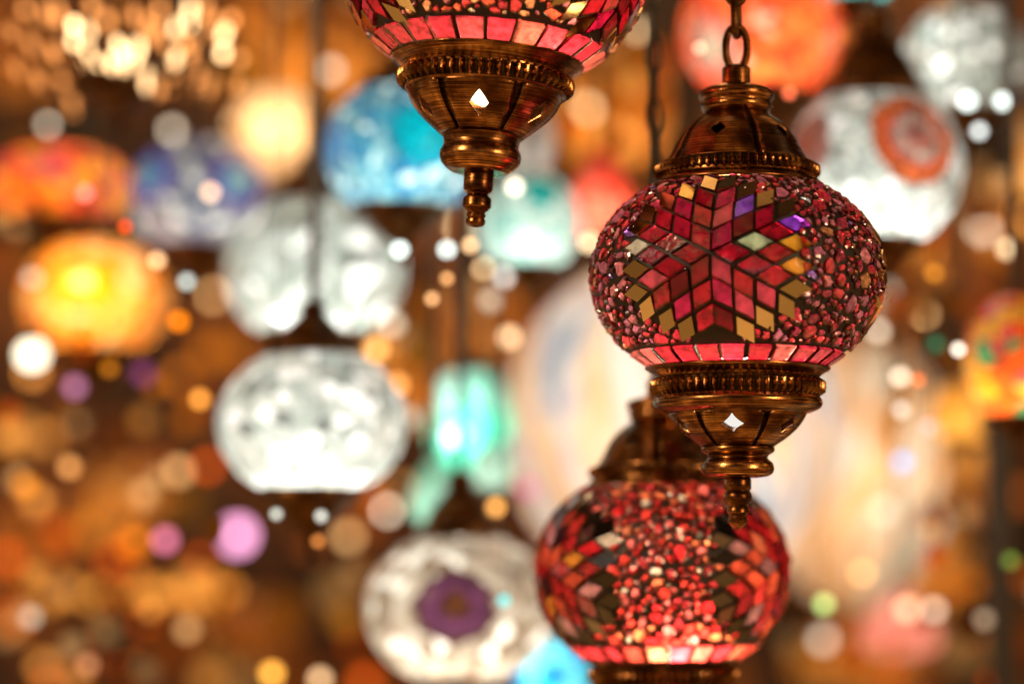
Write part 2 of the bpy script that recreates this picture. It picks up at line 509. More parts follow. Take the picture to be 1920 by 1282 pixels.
            P = [(np.dot(n - c, e1), np.dot(n - c, e2)) for n in base]
            inside = np.ones(U.shape, bool)
            ar = sum(P[i][0] * P[(i + 1) % len(P)][1] - P[(i + 1) % len(P)][0] * P[i][1] for i in range(len(P)))
            sg = 1 if ar > 0 else -1
            mg = .00045 / self.a
            for i in range(len(P)):
                x0, y0 = P[i]; x1, y1 = P[(i + 1) % len(P)]
                l = hypot(x1 - x0, y1 - y0)
                if l < 1e-9: continue
                inside &= sg * ((x1 - x0) * (Vv - y0) - (y1 - y0) * (U - x0)) / l > mg
            k = keep[sub]; k[inside] = False; keep[sub] = k
        V = np.zeros((nv + 1, nu, 3))
        V[..., 0] = self.a * np.cos(th)[:, None] * np.sin(ph)[None]; V[..., 1] = -self.a * np.cos(th)[:, None] * np.cos(ph)[None]
        V[..., 2] = (np.sin(th) * np.where(np.sin(th) > 0, self.bt, self.b))[:, None]
        F = []
        for i, j in zip(*np.nonzero(keep)):
            j2 = (j + 1) % nu
            F.append((int(i * nu + j), int(i * nu + j2), int((i + 1) * nu + j2), int((i + 1) * nu + j)))
        return V.reshape(-1, 3).tolist(), F
    def build(self, parent, dz=0.0, mirror=None):
        self.mirror = mirror or MIRROR
        V, F = self.grout()
        g = mesh_obj("globe", V, F, GROUT, parent); g.location = (0, 0, dz)
        todo = [("crushed_glass", self.chip, CHIP_GLASS), ("border_tiles", self.bord, BORDER_GLASS)]
        for st, mi in self.sets: todo += [("star_tiles", st, STAR_GLASS), ("mirror_tiles", mi, self.mirror)]
        for nm, (V, F, C), m in todo:
            if F: mesh_obj(nm, V, F, m, g, smooth=False, cols=C)
        return g

# ------------------------------------------------------------------ metalwork
def gadroon(R, z0, z1, h, count, ph=0.0):
    """ring of upright pointed ridges; returns verts, faces and which faces lie in the tarnished valleys"""
    V, F, MI = [], [], []
    Q = 12; seg = count * Q; rows = 15
    for i in range(rows):
        t = i / (rows - 1); z = z0 + (z1 - z0) * t
        env = sin(pi * t)
        for k in range(seg):
            a = 2 * pi * k / seg + ph
            d = abs((k % Q) / Q - .5) * 2               # 0 at ridge crest, 1 in valley
            w = .14 + .60 * env ** .9
            ridge = max(0.0, 1 - (d / w) ** 1.3) * min(1, env * 1.6)
            r = R + h * .35 * env + h * ridge * 1.05
            V.append((r * sin(a), -r * cos(a), z))
    for i in range(rows - 1):
        env = sin(pi * (i + .5) / (rows - 1)); w = .14 + .60 * env ** .9
        for k in range(seg):
            k2 = (k + 1) % seg
            F.append((i * seg + k, i * seg + k2, (i + 1) * seg + k2, (i + 1) * seg + k))
            MI.append(1 if abs((k % Q + .5) / Q - .5) * 2 > w * .86 else 0)
    return V, F, MI

def bead_ring(parent, *a):
    V, F, MI = gadroon(*a)
    return mesh_obj("bead_ring", V, F, None, parent, sharp=80, mats=[BRONZE, GROOVE], midx=MI)

def sectored(prof, n, phase, ht, hw, hh, power, groove=0.045, depth=.0016):
    """a spun dome or cup in n sectors with a cut-out in each and a groove between them. prof: list of (r, z)"""
    pr = np.array(prof); s = np.concatenate([[0], np.cumsum(np.hypot(np.diff(pr[:, 0]), np.diff(pr[:, 1])))]); s /= s[-1]
    tot = np.sum(np.hypot(np.diff(pr[:, 0]), np.diff(pr[:, 1])))
    def P(lon, t, off=0.0):
        r = np.interp(t, s, pr[:, 0]) + off; z = np.interp(t, s, pr[:, 1]); return (r * sin(lon), -r * cos(lon), z)
    V, F, MI = [], [], []
    H = pi / n - groove
    rh = np.interp(ht, s, pr[:, 0])
    per = []
    K = 14
    for k in range(K): per.append((-H + 2 * H * k / K, 0.0))
    for k in range(K): per.append((H, k / K))
    for k in range(K): per.append((H - 2 * H * k / K, 1.0))
    for k in range(K): per.append((-H, 1 - k / K))
    M = 9
    for sct in range(n):
        c = phase + 2 * pi * sct / n
        k0 = len(V); m = len(per)
        for j in range(M):
            f = (j / (M - 1)) ** 1.4
            for (lo, t) in per:
                th = atan2((t - ht) * tot / hh, lo * rh / hw)
                rr = 1 / (abs(cos(th)) ** power + abs(sin(th)) ** power) ** (1 / power)
                il, it = rr * cos(th) * hw / rh, ht + rr * sin(th) * hh / tot
                V.append(P(c + il + (lo - il) * f, it + (t - it) * f))
        for j in range(M - 1):
            for k in range(m):
                k2 = (k + 1) % m
                F.append((k0 + j * m + k, k0 + (j + 1) * m + k, (k0 + (j + 1) * m + k2), k0 + j * m + k2)); MI.append(0)
        # groove strip
        k0 = len(V); T = 2 * K
        cs = [(c + H, 0), (c + H + groove * .35, -depth), (c + H + groove * 1.65, -depth), (c + H + 2 * groove, 0)]
        for i in range(T + 1):
            for lo, of in cs: V.append(P(lo, i / T, of))
        for i in range(T):
            for q in range(3):
                F.append((k0 + i * 4 + q, k0 + i * 4 + q + 1, k0 + (i + 1) * 4 + q + 1, k0 + (i + 1) * 4 + q)); MI.append(1)
    return V, F, MI

def sector_part(name, parent, *a, **k):
    V, F, MI = sectored(*a, **k)
    o = mesh_obj(name, V, F, None, parent, sharp=50, mats=[BRONZE, GROOVE], midx=MI)
    bm = bmesh.new(); bm.from_mesh(o.data); bmesh.ops.remove_doubles(bm, verts=bm.verts, dist=1e-5)
    bmesh.ops.recalc_face_normals(bm, faces=bm.faces)
    # orient outwards
    sgn = sum(f.normal.x * f.calc_center_median().x + f.normal.y * f.calc_center_median().y for f in bm.faces)
    if sgn < 0: bmesh.ops.reverse_faces(bm, faces=bm.faces)
    bm.to_mesh(o.data); bm.free()
    md = o.modifiers.new("wall", 'SOLIDIFY'); md.thickness = .0009; md.offset = -1
    return o

def chain_part(parent, z0, z1, k, cable_x=None, first_face=True, mat=None, slim=1.0):
    """oval links hanging one in the next, from z0 up to z1; k = metres per photo pixel of the near lamp"""
    ch = bpy.data.objects.new("chain", None); COL.objects.link(ch); ch.parent = parent; ch.empty_display_size = .01
    hw, hh, tr = 22 * k * slim, 40 * k, 7.4 * k * slim
    z = z0 + hh; i = 0
    while z - hh < z1:
        path = []
        for q in range(28):
            a = 2 * pi * q / 28
            path.append(Vector((hw * abs(cos(a)) ** .8 * (1 if cos(a) > 0 else -1), 0, hh * sin(a))))
        V, F = tube_loop(path, tr, True, 10)
        o = mesh_obj("link", V, F, mat or BRONZE_DARK, ch)
        o.location = (0, 0, z); o.rotation_euler = (0, radians(random.Random(i).uniform(-3, 3)), radians(18) if (i % 2 == 0) == first_face else radians(75))
        z += 2 * hh - 2.3 * tr; i += 1
    if cable_x is not None:
        V, F = lathe([(9 * k, z0 - 10 * k), (9 * k, z1 + .05)], 12)
        o = mesh_obj("cable", V, F, CABLE, parent); o.location = (cable_x, 0.004, 0)
    return ch

def px_prof(pts, k, yc):
    return [(r * k, (yc - y) * k) for y, r in pts]

K1 = 1.165 / FPX

def hero_lower(root, k, yc, kind, phase):
    """collar, bead ring, cup, knob and finial; heights given in photo pixels of the near lamp"""
    if kind == 'stepped':
        pr = px_prof([(686, 160), (688, 169), (691, 173), (694, 172), (699, 164), (704, 156), (709, 152), (715, 152), (738, 151), (745, 153), (752, 157), (760, 157), (767, 151), (772, 140), (775, 131), (778, 126)], k, yc)
        V, F = lathe(spline(pr, 4), 128); c = mesh_obj("collar", V, F, BRONZE, root)
        bead_ring(c, 152 * k, (yc - 744) * k, (yc - 709) * k, 9 * k, 60)
        pr = spline(px_prof([(777, 128), (790, 121), (806, 108), (820, 92), (832, 75), (838, 66)], k, yc), 5)
        sector_part("cup", root, pr, 6, phase, .33, 24 * k, 24 * k, .8)
        pr = px_prof([(836, 66), (838, 68), (843, 69), (848, 66), (853, 58), (858, 56), (862, 59), (866, 64), (873, 67), (882, 67), (889, 62), (893, 52), (895, 30), (895.5, 10)], k, yc)
        V, F = lathe(spline(pr, 4), 96); mesh_obj("knob", V, F, BRONZE, root)
        pr = [(894, 22), (897, 24), (899, 25), (915, 25), (918, 23), (920, 23), (923, 25.5), (930, 27), (938, 25.5), (944, 21), (947, 18.5), (950, 20), (953, 21), (959, 21), (962, 18.5), (966, 15.5), (969, 16.5), (973, 19), (979, 18), (985, 12), (989, 5), (990, 0)]
    else:
        pr = px_prof([(679, 166), (681, 176), (684, 180), (688, 179), (693, 173), (699, 165), (705, 159), (711, 155), (732, 154), (741, 151), (745, 147), (748, 142)], k, yc)
        V, F = lathe(spline(pr, 4), 128); c = mesh_obj("collar", V, F, BRONZE, root)
        bead_ring(c, 153 * k, (yc - 742) * k, (yc - 707) * k, 10 * k, 56)
        pr = spline(px_prof([(744, 147), (754, 143), (770, 135), (790, 119), (808, 99), (820, 84), (827, 76)], k, yc), 5)
        sector_part("cup", root, pr, 6, phase, .47, 18 * k, 28 * k, 1.05)
        pr = px_prof([(825, 76), (829, 73), (836, 71), (842, 70), (848, 71), (856, 75), (866, 76), (876, 73), (885, 65), (892, 55), (894, 45), (894, 10)], k, yc)
        V, F = lathe(spline(pr, 4), 96); mesh_obj("knob", V, F, BRONZE, root)
        pr = [(893, 27), (896, 28), (924, 28), (929, 26), (932, 21), (935, 19.5), (938, 21), (942, 26), (946, 27), (958, 27), (963, 23), (967, 18), (970, 16), (973, 18), (976, 18.5), (978, 16.5), (980, 16), (982, 18), (988, 18.5), (993, 15), (996, 6), (997, 0)]
    V, F = lathe(px_prof(pr, k, yc), 64); mesh_obj("finial", V, F, BRONZE, root, sharp=35)

def hero_upper(root, k, yc, phase):
    pr = px_prof([(352, 150), (351, 156), (347, 158), (342, 156), (337, 151), (333, 148), (312, 146), (308, 143)], k, yc)
    V, F = lathe(spline(pr, 3), 128); c = mesh_obj("cap", V, F, BRONZE, root)
    V, F = lathe(px_prof([(322, 0), (322, 140)], k, yc), 48); mesh_obj("light_block_lid", V, F, GROOVE, c)  # added plate, keeps bulb light out of the dome
    bead_ring(c, 146 * k, (yc - 334) * k, (yc - 307) * k, 8 * k, 62)
    pr = spline(px_prof([(309, 140), (298, 133), (284, 124), (264, 114), (243, 100), (226, 82), (214, 64), (209, 59)], k, yc), 5)
    sector_part("dome", root, pr, 5, phase, .5, 15 * k, 17 * k, 1.0)
    pr = px_prof([(211, 58), (207, 62), (201, 66), (195, 67), (190, 65), (186, 66), (181, 70), (174, 71), (167, 67), (161, 56), (158, 42), (155, 31), (153, 27), (150, 27), (126, 27), (122, 25), (118, 20), (116, 8), (116, 0)], k, yc)
    V, F = lathe(spline(pr, 4), 80); mesh_obj("neck", V, F, BRONZE, root)

def cup_glow(root, z, r, col, strength):  # glowing body added so the cup's cut-outs look lit
    V, F = lathe([(r * sin(pi * i / 16), z - r * 1.5 * cos(pi * i / 16)) for i in range(17)], 32)
    return mesh_obj("bulb", V, F, emitter(col, strength), root)

RED = [(.66, .008, .03), (.44, .005, .02), (.58, .010, .07), (.74, .06, .10), (.26, .003, .014), (.62, .01, .04)]
CRUSH = [((.78, .05, .06), 5), ((.62, .02, .04), 4), ((.80, .20, .20), 2), ((.60, .14, .20), 3), ((.45, .03, .06), 3), ((.85, .30, .10), 1), ((.30, .10, .42), .25), ((.75, .72, .72), .2)]
CRUSH_WARM = [((.88, .12, .06), 5), ((.80, .05, .06), 4), ((.92, .36, .16), 4), ((.80, .22, .26), 2), ((.9, .55, .3), 1.2), ((.5, .03, .05), 2)]

CRUSH_GLOW = [((.85, .05, .04), 6), ((.70, .02, .03), 5), ((.92, .22, .10), 3), ((.85, .16, .16), 2.5), ((.95, .75, .62), .9), ((.35, .02, .03), 3)]
# --- the sharp lamp at the right
root = thing("mosaic_lamp", "sharp red mosaic lamp in front with a diamond star ringed by mirror tiles", "lamp", at(1382, 506, 1.165), "red mosaic hanging lamps", (radians(0.5), radians(0.3), 0))
sp = {(0, 1, 0): (.62, .72, .42), (0, 2, 1): (.95, .42, .03), (0, 1, 2): (.95, .36, .03), (0, 3, 0): (.36, .06, .85), (1, 1, 1): (.24, .03, .62), (3, 2, 1): (.9, .78, .55)}
sp[(3, 1, 2)] = (.9, .78, .55); del sp[(3, 2, 1)]  # cream tile paints in the light caught by a mirror tile
ms = Mosaic(272 * K1, 213 * K1, 166 * K1, 156 * K1, [radians(-15), radians(-15 + 120), radians(-15 + 240)], 11, CRUSH, RED, pitch=.0111, special=sp, border_h=.0062, border_pal=[(.62, .03, .06), (.5, .015, .03), (.8, .14, .12)], med_dy=.0019, bt=201 * K1)
ms.build(root, -10 * K1)
hero_lower(root, K1, 506, 'stepped', radians(-10))
hero_upper(root, K1, 506, radians(-24))
chain_part(root, (506 - 124) * K1, (506 + 160) * K1, K1)
cup_glow(root, -0.058, .012, (1, .95, .86), .8)
point(root, (-.006, -.010, -.036), .35, (1, .85, .66))

# --- the lamp cut by the top edge
root = thing("mosaic_lamp", "red mosaic lamp cut off by the top edge, brightly lit, with brown finial below", "lamp", at(926, -57, 1.165), "red mosaic hanging lamps", (radians(-1.0), radians(4.0), 0))
ms = Mosaic(284 * K1, 224 * K1, 172 * K1, 150 * K1, [radians(-60), radians(60), radians(180)], 5, CRUSH_WARM, RED, border_n=24, border_h=.0090, border_pal=[(.55, .03, .06), (.50, .02, .05), (.75, .12, .10), (.85, .35, .15), (.6, .06, .09)], med_dy=-.002)
ms.build(root, 0)
hero_lower(root, K1, 506, 'round', radians(-3))
hero_upper(root, K1, 506, 0)
chain_part(root, (506 - 124) * K1, (506 - 20) * K1, K1)
cup_glow(root, -0.050, .0115, (1, .84, .58), 3.0)
point(root, (0.01, -.014, -.030), .50, (1, .72, .42))

# --- the third lamp, a little behind
K3 = 1.28 / FPX
root = thing("mosaic_lamp", "softly blurred red mosaic lamp at the bottom, behind and below the sharp one", "lamp", at(1241, 1068, 1.28), "red mosaic hanging lamps", (0, radians(-0.6), 0))
ms = Mosaic(236 * K3, 206 * K3, 145 * K3, 131 * K3, [radians(58), radians(58 + 120), radians(-62)], 23, CRUSH_GLOW, [(.7, .02, .03), (.5, .01, .02), (.8, .10, .05), (.3, .01, .02), (.85, .3, .04), (.06, .01, .02), (.5, .2, .22)], border_n=26, border_pal=[(.7, .06, .05), (.85, .16, .10), (.6, .03, .05)], bt=190 * K3)
ms.build(root, 0, MIRROR_GREY)
KM = K1 * 1.28 / 1.345
hero_lower(root, KM, 502, 'stepped', radians(10))
hero_upper(root, KM, 532, radians(30))
chain_part(root, (532 - 124) * KM, (506 + 860) * KM, KM, cable_x=-0.001, mat=CABLE, slim=.68)
cup_glow(root, -0.07, .012, (1, .8, .5), 3.0)
point(root, (0.006, -.036, -.036), .72, (1, .74, .46))

# ------------------------------------------------------------------ lamps of the background
def mosaic_mat(name, pal, a, b, cell=.007, meds=(), grout=.35, tex='cells', seed=0.0, swirl=0.0):
    m, t = newmat(name); L = t.links.new
    out = N(t, "ShaderNodeOutputMaterial"); tc = N(t, "ShaderNodeTexCoord")
    vo = N(t, "ShaderNodeTexVoronoi"); vo.inputs["Scale"].default_value = 1 / cell
    off = N(t, "ShaderNodeVectorMath", operation='ADD'); off.inputs[1].default_value = (seed, seed * .7, seed * 1.3)
    L(tc.outputs["Object"], off.inputs[0])
    if tex == 'ribs':
        sx = N(t, "ShaderNodeSeparateXYZ"); L(tc.outputs["Object"], sx.inputs[0])
        an = N(t, "ShaderNodeMath", operation='ARCTAN2'); L(sx.outputs[0], an.inputs[0]); L(sx.outputs[1], an.inputs[1])
        cb = N(t, "ShaderNodeCombineXYZ"); sw = N(t, "ShaderNodeMath", operation='MULTIPLY_ADD'); sw.inputs[1].default_value = swirl; L(sx.outputs[2], sw.inputs[0]); L(an.outputs[0], sw.inputs[2]); L(sw.outputs[0], cb.inputs[0])
        zz = N(t, "ShaderNodeMath", operation='MULTIPLY'); zz.inputs[1].default_value = 2.0; L(sx.outputs[2], zz.inputs[0]); L(zz.outputs[0], cb.inputs[2])
        vo = N(t, "ShaderNodeTexNoise"); vo.inputs["Scale"].default_value = cell; vo.inputs["Detail"].default_value = 1
        L(cb.outputs[0], vo.inputs["Vector"])
        rp = ramp(t, pal); L(vo.outputs["Fac"], rp.inputs[0])
        col = rp.outputs[0]
    else:
        L(off.outputs[0], vo.inputs["Vector"])
        se = N(t, "ShaderNodeSeparateColor"); L(vo.outputs["Color"], se.inputs[0])
        rp = ramp(t, pal, True); L(se.outputs[0], rp.inputs[0])
        col = rp.outputs[0]
    if meds:
        sc = N(t, "ShaderNodeVectorMath", operation='MULTIPLY'); sc.inputs[1].default_value = (1 / a, 1 / a, 1 / b); L(tc.outputs["Object"], sc.inputs[0])
        nm = N(t, "ShaderNodeVectorMath", operation='NORMALIZE'); L(sc.outputs[0], nm.inputs[0])
        for lon, lat, rad, stops, dim, warp in [m_ if len(m_) == 6 else (*m_, 1.0, .25) for m_ in meds]:
            stops = [(p, tuple(v * dim for v in c)) for p, c in stops]
            lo, la = radians(lon), radians(lat)
            d = N(t, "ShaderNodeVectorMath", operation='DOT_PRODUCT'); d.inputs[1].default_value = (sin(lo) * cos(la), -cos(lo) * cos(la), sin(la))
            L(nm.outputs[0], d.inputs[0])
            ac = N(t, "ShaderNodeMath", operation='ARCCOSINE'); L(d.outputs["Value"], ac.inputs[0])
            dv = N(t, "ShaderNodeMath", operation='DIVIDE'); dv.inputs[1].default_value = rad; L(ac.outputs[0], dv.inputs[0])
            wn = N(t, "ShaderNodeTexNoise"); wn.inputs["Scale"].default_value = 5.5; wn.inputs["Detail"].default_value = 2.5; L(nm.outputs[0], wn.inputs["Vector"])
            wa = N(t, "ShaderNodeMath", operation='MULTIPLY_ADD'); wa.inputs[1].default_value = warp; wa.inputs[2].default_value = -warp / 2; L(wn.outputs["Fac"], wa.inputs[0])
            dw = N(t, "ShaderNodeMath", operation='ADD'); L(dv.outputs[0], dw.inputs[0]); L(wa.outputs[0], dw.inputs[1]); dv = dw
            rr = ramp(t, stops); L(dv.outputs[0], rr.inputs[0])
            lt = N(t, "ShaderNodeMath", operation='LESS_THAN'); lt.inputs[1].default_value = 1.0; L(dv.outputs[0], lt.inputs[0])
            mx = N(t, "ShaderNodeMix", data_type='RGBA'); L(lt.outputs[0], mx.inputs[0]); L(col, mx.inputs[6])
            if tex == 'cells':
                mm = N(t, "ShaderNodeMix", data_type='RGBA', blend_type='MULTIPLY'); mm.inputs[0].default_value = .75
                gr = N(t, "ShaderNodeCombineColor"); mr = N(t, "ShaderNodeMapRange"); mr.inputs[3].default_value = .35; mr.inputs[4].default_value = 1.0
                L(se.outputs[1], mr.inputs[0])
                for q in range(3): L(mr.outputs[0], gr.inputs[q])
                L(rr.outputs[0], mm.inputs[6]); L(gr.outputs[0], mm.inputs[7]); L(mm.outputs[2], mx.inputs[7])
            else:
                L(rr.outputs[0], mx.inputs[7])
            col = mx.outputs[2]
    if tex == 'cells' and grout > 0:
        ve = N(t, "ShaderNodeTexVoronoi", feature='DISTANCE_TO_EDGE'); ve.inputs["Scale"].default_value = 1 / cell; L(off.outputs[0], ve.inputs["Vector"])
        lt = N(t, "ShaderNodeMath", operation='LESS_THAN'); lt.inputs[1].default_value = .05; L(ve.outputs["Distance"], lt.inputs[0])
        mg = N(t, "ShaderNodeMath", operation='MULTIPLY'); mg.inputs[1].default_value = grout * 2; mg.use_clamp = True; L(lt.outputs[0], mg.inputs[0])
        mx = N(t, "ShaderNodeMix", data_type='RGBA'); L(mg.outputs[0], mx.inputs[0]); L(col, mx.inputs[6]); mx.inputs[7].default_value = (.01, .008, .006, 1)
        col = mx.outputs[2]
    tl = N(t, "ShaderNodeBsdfTranslucent"); L(col, tl.inputs[0])
    gl = N(t, "ShaderNodeBsdfGlossy"); gl.inputs["Roughness"].default_value = .2; gl.inputs["Color"].default_value = (.9, .9, .9, 1)
    fr = N(t, "ShaderNodeFresnel"); fr.inputs[0].default_value = 1.45
    fk = N(t, "ShaderNodeMath", operation='MULTIPLY'); fk.inputs[1].default_value = .22; L(fr.outputs[0], fk.inputs[0])
    ms = N(t, "ShaderNodeMixShader"); L(fk.outputs[0], ms.inputs[0]); L(tl.outputs[0], ms.inputs[1]); L(gl.outputs[0], ms.inputs[2])
    L(ms.outputs[0], out.inputs[0])
    return m

def globe_prof(a, b, ft, fb, shape):
    P = []
    if shape == 'globe':
        t0, t1 = -acos(fb), acos(ft)
        for i in range(29):
            th = t0 + (t1 - t0) * i / 28; P.append((a * cos(th), b * sin(th)))
    elif shape == 'tulip':      # narrow foot opening upwards
        P = spline([(a * .28, -b), (a * .62, -b * .72), (a * .95, -b * .1), (a, b * .35), (a * .86, b * .8), (a * .6, b)], 6)
    elif shape == 'cone':       # wide at the foot
        P = spline([(a * .5, -b), (a * .95, -b * .75), (a, -b * .3), (a * .7, b * .3), (a * .3, b)], 6)
    elif shape == 'drop':
        P = spline([(a * .3, -b), (a * .85, -b * .62), (a, -b * .1), (a * .72, b * .45), (a * .3, b * .9), (a * .12, b)], 6)
    return P

def lamp(label, x, y, rx, ry, d, pal, power, lc=(1, .9, .75), cell=.007, meds=(), shape='globe', cap=True, base=True, lz=-.45, lr=.012, tex='cells', grout=.35,
         group="lit lamps of the background", name="mosaic_lamp", capk=1.0, hang=True, seed=0.0, bulb=None, gname="globe", ly=0.0, lx=0.0, cutb=.55, cutt=.48, swirl=0.0):
    k = d / FPX
    a, b = rx * k, ry * k
    root = thing(name, label, "lamp", at(x, y, d), group)
    mat = mosaic_mat("lamp_glass", pal, a, b, cell, meds, grout, tex, seed, swirl)
    ft, fb = cutt, cutb
    V, F = lathe(globe_prof(a, b, ft, fb, shape), 64)
    g = mesh_obj(gname, V, F, mat, root)
    top = b * sqrt(1 - ft * ft) if shape == 'globe' else b
    rt = {'globe': a * ft, 'tulip': a * .6, 'cone': a * .3, 'drop': a * .13}[shape]
    bot = -b * sqrt(1 - fb * fb) if shape == 'globe' else -b
    rb = {'globe': a * fb, 'tulip': a * .28, 'cone': a * .5, 'drop': a * .3}[shape]
    if cap:
        h = a * .95 * capk
        pr = [(rt * 1.04, -.002), (rt * 1.1, .002), (rt * 1.06, .006), (rt * .92, h * .18), (rt * .72, h * .42), (rt * .40, h * .66), (rt * .30, h * .74), (rt * .36, h * .8), (rt * .34, h * .9), (rt * .14, h), (0, h * 1.02)]
        V, F = lathe(spline(pr, 3), 48); o = mesh_obj("cap", V, F, BRONZE_DARK, root); o.location = (0, 0, top)
    else: h = 0
    if hang:
        V, F = lathe([(.0028, top + h * .95), (.0028, top + h + .55)], 8); mesh_obj("hanging_rod", V, F, CABLE, root)
    if base:
        h2 = a * .5
        pr = [(rb * 1.02, .002), (rb * 1.08, -.002), (rb * .95, -.006), (rb * .8, -h2 * .3), (rb * .45, -h2 * .7), (rb * .3, -h2 * .85), (rb * .1, -h2 * 1.05), (rb * .08, -h2 * 1.4), (0, -h2 * 1.5)]
        V, F = lathe(spline(pr, 3), 48); o = mesh_obj("base", V, F, BRONZE_DARK, root); o.location = (0, 0, bot)
    if bulb:
        z, r, bc, bs = bulb
        V, F = lathe([(r * sin(pi * i / 12), -r * cos(pi * i / 12)) for i in range(13)], 24)
        o = mesh_obj("bulb", V, F, emitter(bc, bs), root); o.location = (0, 0, z * b)
    point(root, (lx * a, ly * a, lz * b), power * (a / .07) ** 2, lc, lr)
    return root

WHITE = [(0, (.46, .50, .45)), (.3, (.36, .40, .36)), (.55, (.54, .57, .52)), (.76, (.18, .2, .18)), (.83, (.96, .97, .94))]
# pale lamps
WHITE2 = [(0, (.33, .36, .33)), (.25, (.22, .25, .22)), (.5, (.40, .44, .40)), (.78, (.12, .14, .12)), (.88, (.96, .97, .94))]
lamp("round white mosaic lamp left of centre, glowing white at its lower middle", 585, 793, 178, 146, 1.45, WHITE, .31, (1, .98, .93), lz=-.55, ly=-.2, seed=3, capk=.6, cutt=.45, cutb=.52, cell=.009, grout=.1)
lamp("white mosaic lamp directly above the round white one and split by a dark rod", 590, 505, 168, 150, 1.66, WHITE2, .44, (1, .98, .92), lz=-.5, ly=-.12, seed=5, capk=.6, cutt=.55, cutb=.6, cell=.011, grout=.1)
lamp("white mosaic lamp with a purple flower medallion at the bottom", 862, 1140, 178, 147, 1.53, [(0, (.40, .34, .27)), (.3, (.26, .21, .16)), (.55, (.46, .41, .34)), (.78, (.18, .13, .09)), (.87, (.96, .93, .86))], .38, (1, .94, .82), lz=-.5, ly=-.15,
     meds=((-2, 2, .46, [(0, (.25, .09, .03)), (.28, (.28, .10, .04)), (.36, (.09, .03, .07)), (.52, (.34, .10, .24)), (.85, (.16, .06, .10)), (1, (.25, .12, .06))], .42, .6),), seed=7, capk=.75, cutt=.42, cutb=.48, cell=.0095, grout=.1)
lamp("white mosaic lamp with a red flower medallion behind the sharp lamp's cap", 1640, 315, 165, 162, 1.5, WHITE, .30, (1, .99, .94), lz=-.5, ly=-.15,
     meds=((21, 12, .56, [(0, (.1, .25, .3)), (.2, (.75, .1, .03)), (.42, (.6, .5, .42)), (.6, (.7, .06, .02)), (.8, (.9, .22, .06)), (1, (.45, .05, .02))], .8, .45), (-62, 10, .42, [(0, (.6, .1, .05)), (1, (.7, .3, .25))], .55, .4)), seed=9, capk=1.1, cutt=.58, cutb=.5)
lamp("pale grey mosaic lamp in the top right corner", 1808, 118, 116, 114, 1.62, WHITE2, .26, (1, .97, .9), seed=12, cap=False, lx=-.35, ly=-.2, lz=-.1)
lamp("pale grey globe lamp half hidden behind the top lamp's cup", 985, 262, 55, 78, 1.7, [(0, (.78, .76, .7)), (.5, (.6, .58, .54))], .2, (1, .95, .88), seed=13, cap=False)
# blue and green lamps
lamp("blue mosaic lamp with a turquoise patch behind the top lamp's cup", 752, 283, 146, 136, 1.53, [(0, (.07, .30, .40)), (.3, (.20, .42, .47)), (.6, (.02, .16, .32)), (.84, (.65, .9, .9))], .33, (1, .97, .92), lz=-.45, ly=-.1,
     meds=((20, 4, .50, [(0, (.0, .55, .68)), (.6, (.0, .5, .62)), (.9, (.02, .35, .55)), (1, (.1, .25, .4))]), (-60, 0, .4, [(0, (.02, .2, .5)), (1, (.1, .35, .55))])), seed=15, cap=True, capk=.5, cutb=.6)
lamp("pale mint mosaic lamp with a teal patch beside the brown finial", 992, 418, 98, 98, 1.68, [(0, (.30, .58, .52)), (.4, (.55, .74, .67)), (.75, (.66, .8, .74))], .30, (1, .97, .9), seed=17, ly=-.2,
     meds=((16, 30, .36, [(0, (.0, .5, .46)), (1, (.02, .42, .40))]),), cap=False)
lamp("teal glass lantern with a white hot centre, below the middle of the photo", 882, 800, 80, 122, 1.75, [(0, (.06, .48, .30)), (.4, (.24, .62, .46)), (.75, (.42, .74, .60))], .75, (1, 1, .97), seed=19, cap=True, capk=.5, ly=-.55, lx=-.12, lz=-.08, gname="glass_shade", cell=.03)
lamp("leaf shaped mint glass lamp under the teal lantern, on its left", 814, 925, 46, 68, 1.66, [(0, (.3, .68, .52)), (.5, (.5, .78, .66))], .42, (1, .97, .9), shape='drop', seed=20, cap=False, base=False, gname="glass_shade")
lamp("mint glass lamp under the teal lantern, on its right", 924, 876, 42, 46, 1.68, [(0, (.45, .76, .64)), (.5, (.6, .82, .72))], .40, (1, .97, .9), seed=21, cap=False, base=False)
lamp("grey blue mosaic lamp with two blue and purple medallions at upper left", 378, 368, 136, 112, 1.8, [(0, (.18, .21, .27)), (.4, (.30, .33, .36)), (.65, (.06, .08, .18)), (.88, (.85, .85, .8))], .24, (1, .95, .88), ly=-.05,
     meds=((-42, 12, .44, [(0, (.3, .7, .72)), (.35, (.25, .6, .68)), (.5, (.01, .16, .55)), (.75, (.03, .08, .5)), (1, (.22, .06, .38))]), (38, 6, .44, [(0, (.45, .75, .7)), (.4, (.35, .65, .68)), (.6, (.02, .12, .5)), (.8, (.12, .05, .42)), (1, (.24, .08, .4))])), seed=23, cap=False)
lamp("bright cyan mosaic lamp at the bottom edge beside the purple flower lamp", 1038, 1262, 74, 74, 1.6, [(0, (.02, .5, .68)), (.4, (.15, .62, .75)), (.75, (.02, .2, .6))], .40, (1, 1, .95), seed=25, cap=False, hang=False, lx=-.2, ly=-.3, lz=0, cell=.014)
lamp("turquoise mosaic lamp peeping in at the top edge above the red one", 1600, -52, 84, 66, 1.6, [(0, (.02, .5, .52)), (.5, (.1, .62, .65))], .4, (1, .98, .9), seed=26, cap=False)
